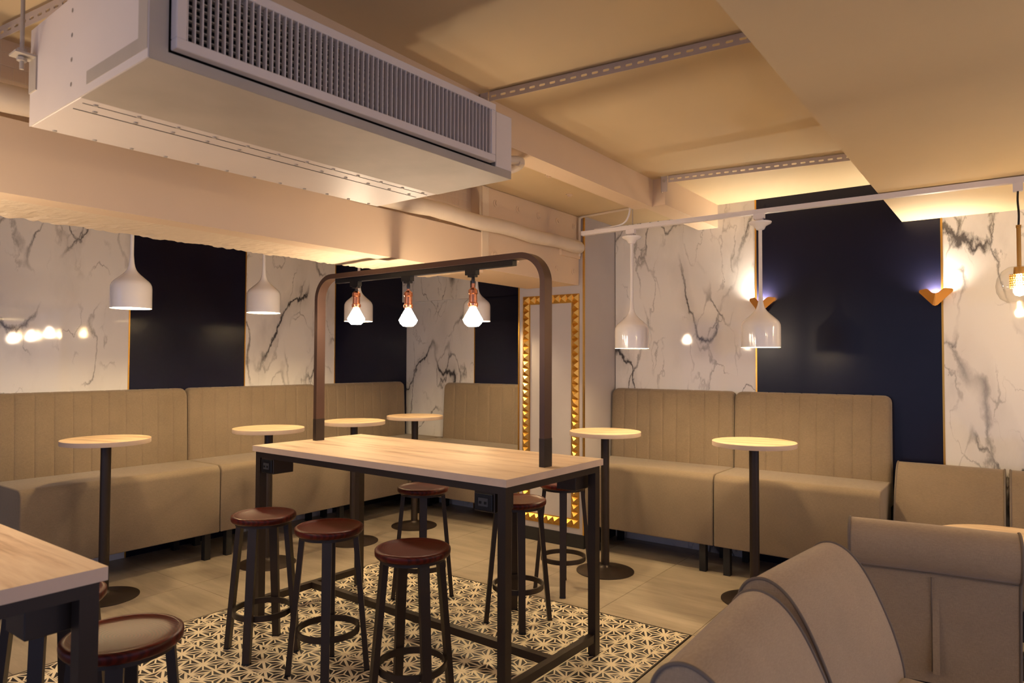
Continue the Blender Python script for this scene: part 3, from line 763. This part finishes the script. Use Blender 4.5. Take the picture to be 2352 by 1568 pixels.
def bell(label, x, y, zb, ztop, canopy=True):
    t = thing('bell_pendant', label, 'pendant lamp', (x, y, zb), 0, 'white bell pendants'); h = ztop-zb
    prof = SH+[(.008, .345), (.010, .32), (.016, .27), (.030, .238), (.062, .205), (.096, .174), (.1115, .152), (.1175, .125), (.1185, .06), (.1190, 0)]
    m = MB(); m.lathe(prof, 48, closed=True); nf = len(m.f); per = 48
    m.mi = [0 if i//per < len(SH)-1 else 1 for i in range(nf)]
    m.build('bell_shade', [M['white'], M['whitein']], t, True, 40)
    MB().lathe([(.0115, .345), (.0115, h-.085)], 16).build('stem', M['white'], t, True)
    if canopy:
        MB().lathe([(.013, h-.105), (.026, h-.100), (.036, h-.080), (.066, h-.065), (.071, h-.056), (.071, h-.052), (.0, h-.050)], 32).build('canopy', M['white'], t, True, 40)
        MB().tube([(0, 0, h-.05), (0, 0, h-.022)], .003, 6).build('link_wire', M['galv'], t)
        MB().box((-.04, -.015, h-.030), (.028, .015, h)).box((-.03, -.012, h-.038), (.018, .012, h-.030)).build('track_adapter', M['rail'], t)
    else:
        MB().box((-.015, -.04, h-.030), (.015, .03, h)).lathe([(.0115, h-.086), (.02, h-.08), (.02, h-.03)], 16).build('track_adapter', M['rail'], t)
    MB().lathe([(.0, .035), (.018, .040), (.029, .055), (.031, .072), (.024, .095), (.015, .115), (.013, .135)], 20).build('lamp', M['pend'], t, True)
    MB().lathe([(.017, .130), (.017, .19), (.010, .2)], 16).build('lamp_socket', M['whitein'], t, True)
    return t
bell('white bell pendant on the right track, nearer the studded column', -2.247, 4.5, 1.641, 2.50)
bell('white bell pendant on the right track, in front of the left sconce', -1.335, 4.5, 1.641, 2.50)
bell('white bell pendant on the left, at the edge of the first navy panel', -4.6, 2.105, 1.878, 2.70, False)
bell('white bell pendant before the second marble panel on the left', -4.6, 3.07, 1.905, 2.70, False)
bell('white bell pendant behind the left diamond bulb of the arch', -4.6, 4.0, 1.885, 2.70, False)
bell('white bell pendant behind the right diamond bulb of the arch', -3.87, 4.72, 1.898, 2.76, False)

# ------------------------------------------------------------------ globe lamps
def globe_lamp(label, x, y, group='brass and glass globe pendants'):
    t = thing('globe_pendant', label, 'pendant lamp', (x, y, 1.865), 0, group)
    gp = [(.055, 0), (.085, .022), (.101, .055), (.105, .09), (.099, .130), (.080, .165), (.050, .188), (.012, .195)]
    gm = MB(); gm.lathe(gp, 40); gm.f = gm.f[:-2]; gm.mi = gm.mi[:-2]; gm.build('glass_globe', M['glass'], t, True, 60)
    MB().lathe([(.010, .190), (.010, .395), (.012, .397), (.012, .41)], 16).build('stem', M['brass'], t, True)
    MB().lathe([(.002, .190), (.024, .188), (.026, .165), (.026, .150)], 24).build('socket_cup', M['brass'], t, True, 40)
    bm = bmesh.new(); n, rows = 24, 6; ring = []
    for j in range(rows+1): ring.append([bm.verts.new((.044*math.cos(2*PI*(i+.5*(j % 2))/n), .044*math.sin(2*PI*(i+.5*(j % 2))/n), .078+.072*j/rows)) for i in range(n)])
    for j in range(rows):
        for i in range(n): bm.faces.new((ring[j][i], ring[j][(i+1) % n], ring[j+1][(i+1) % n], ring[j+1][i]))
    bmesh.ops.wireframe(bm, faces=list(bm.faces), thickness=.004, use_replace=True, use_even_offset=True)
    me = bpy.data.meshes.new('perforated_sleeve'); bm.to_mesh(me); bm.free(); me.materials.append(M['brass']); link('perforated_sleeve', me, t)
    MB().lathe([(.002, .035), (.018, .040), (.027, .055), (.027, .07), (.018, .095), (.012, .12), (.012, .15)], 20).build('lamp', M['globe'], t, True)
    MB().tube(catmull([(0, 0, .405), (.002, 0, .47), (-.002, 0, .54), (0, 0, .595)], 4), .005, 8).build('cord', M['blackmetal'], t, True)
    MB().box((-.022, -.017, .59), (.022, .017, .635)).build('track_adapter', M['rail'], t)
    return t
globe_lamp('brass lamp in a clear glass globe at the right picture edge', .004, 4.5)
globe_lamp('brass lamp in a clear glass globe, first beyond the right picture edge', .85, 4.5)
globe_lamp('brass lamp in a clear glass globe, second beyond the right picture edge', 1.7, 4.5)
globe_lamp('brass lamp in a clear glass globe, last beyond the right picture edge', 2.55, 4.5)

fill_track = thing('light_track', 'added unseen white light track on the lowered ceiling to the right of the camera', 'light track', (.9, 1.9, 2.50))  # unseen track and its two globes, added to brighten soffit and chairs
MB().box((0, -.018, 0), (1.9, .018, .036)).build('track_bar', M['rail'], fill_track)
globe_lamp('added unseen brass globe lamp, nearer one on the short right-hand track', 1.2, 1.9)
globe_lamp('added unseen brass globe lamp, farther one on the short right-hand track', 2.2, 1.9)

# ------------------------------------------------------------------ sconces
def sconce(label, x):
    t = thing('wall_sconce', label, 'wall lamp', (x, YR, 1.93), 0, 'gold V-shaped wall sconces')
    # folded sheet: two wings meeting at a vertical front fold, cut to a V outline
    th = .003
    for s_ in (-1, 1):
        pts = [(0, -.088, .0), (s_*.015, -.086, .006), (s_*.098, -.024, .098), (s_*.101, -.020, .108), (s_*.095, -.022, .118), (s_*.055, -.048, .122), (s_*.046, -.054, .118), (s_*.020, -.074, .092), (0, -.088, .085)]
        n = len(pts); off = Vector((s_*.55, -.83, 0))*th
        vs = [Vector(p) for p in pts]+[Vector(p)-off for p in pts]
        fs = [tuple(range(n)), tuple(range(2*n-1, n-1, -1))]+[(i, (i+1) % n, n+(i+1) % n, n+i) for i in range(n)]
        MB().add(vs, fs).build('wing', M['sconce'], t)
    MB().box((-.012, -.030, .030), (.012, -.0005, .056)).box((-.029, -.052, .054), (.029, -.0008, .060)).box((-.029, -.052, .060), (-.0275, -.0008, .083)).box((.0275, -.052, .060), (.029, -.0008, .083)).box((-.0275, -.052, .060), (.0275, -.0505, .083)).build('lamp_tray', M['sconce'], t)
    MB().box((-.025, -.048, .0605), (.025, -.006, .074)).build('lamp', M['scon'], t)
    return t
sconce('gold V-shaped wall sconce half hidden behind a bell pendant', -1.615)
sconce('gold V-shaped wall sconce on the right edge of the navy panel', -.455)
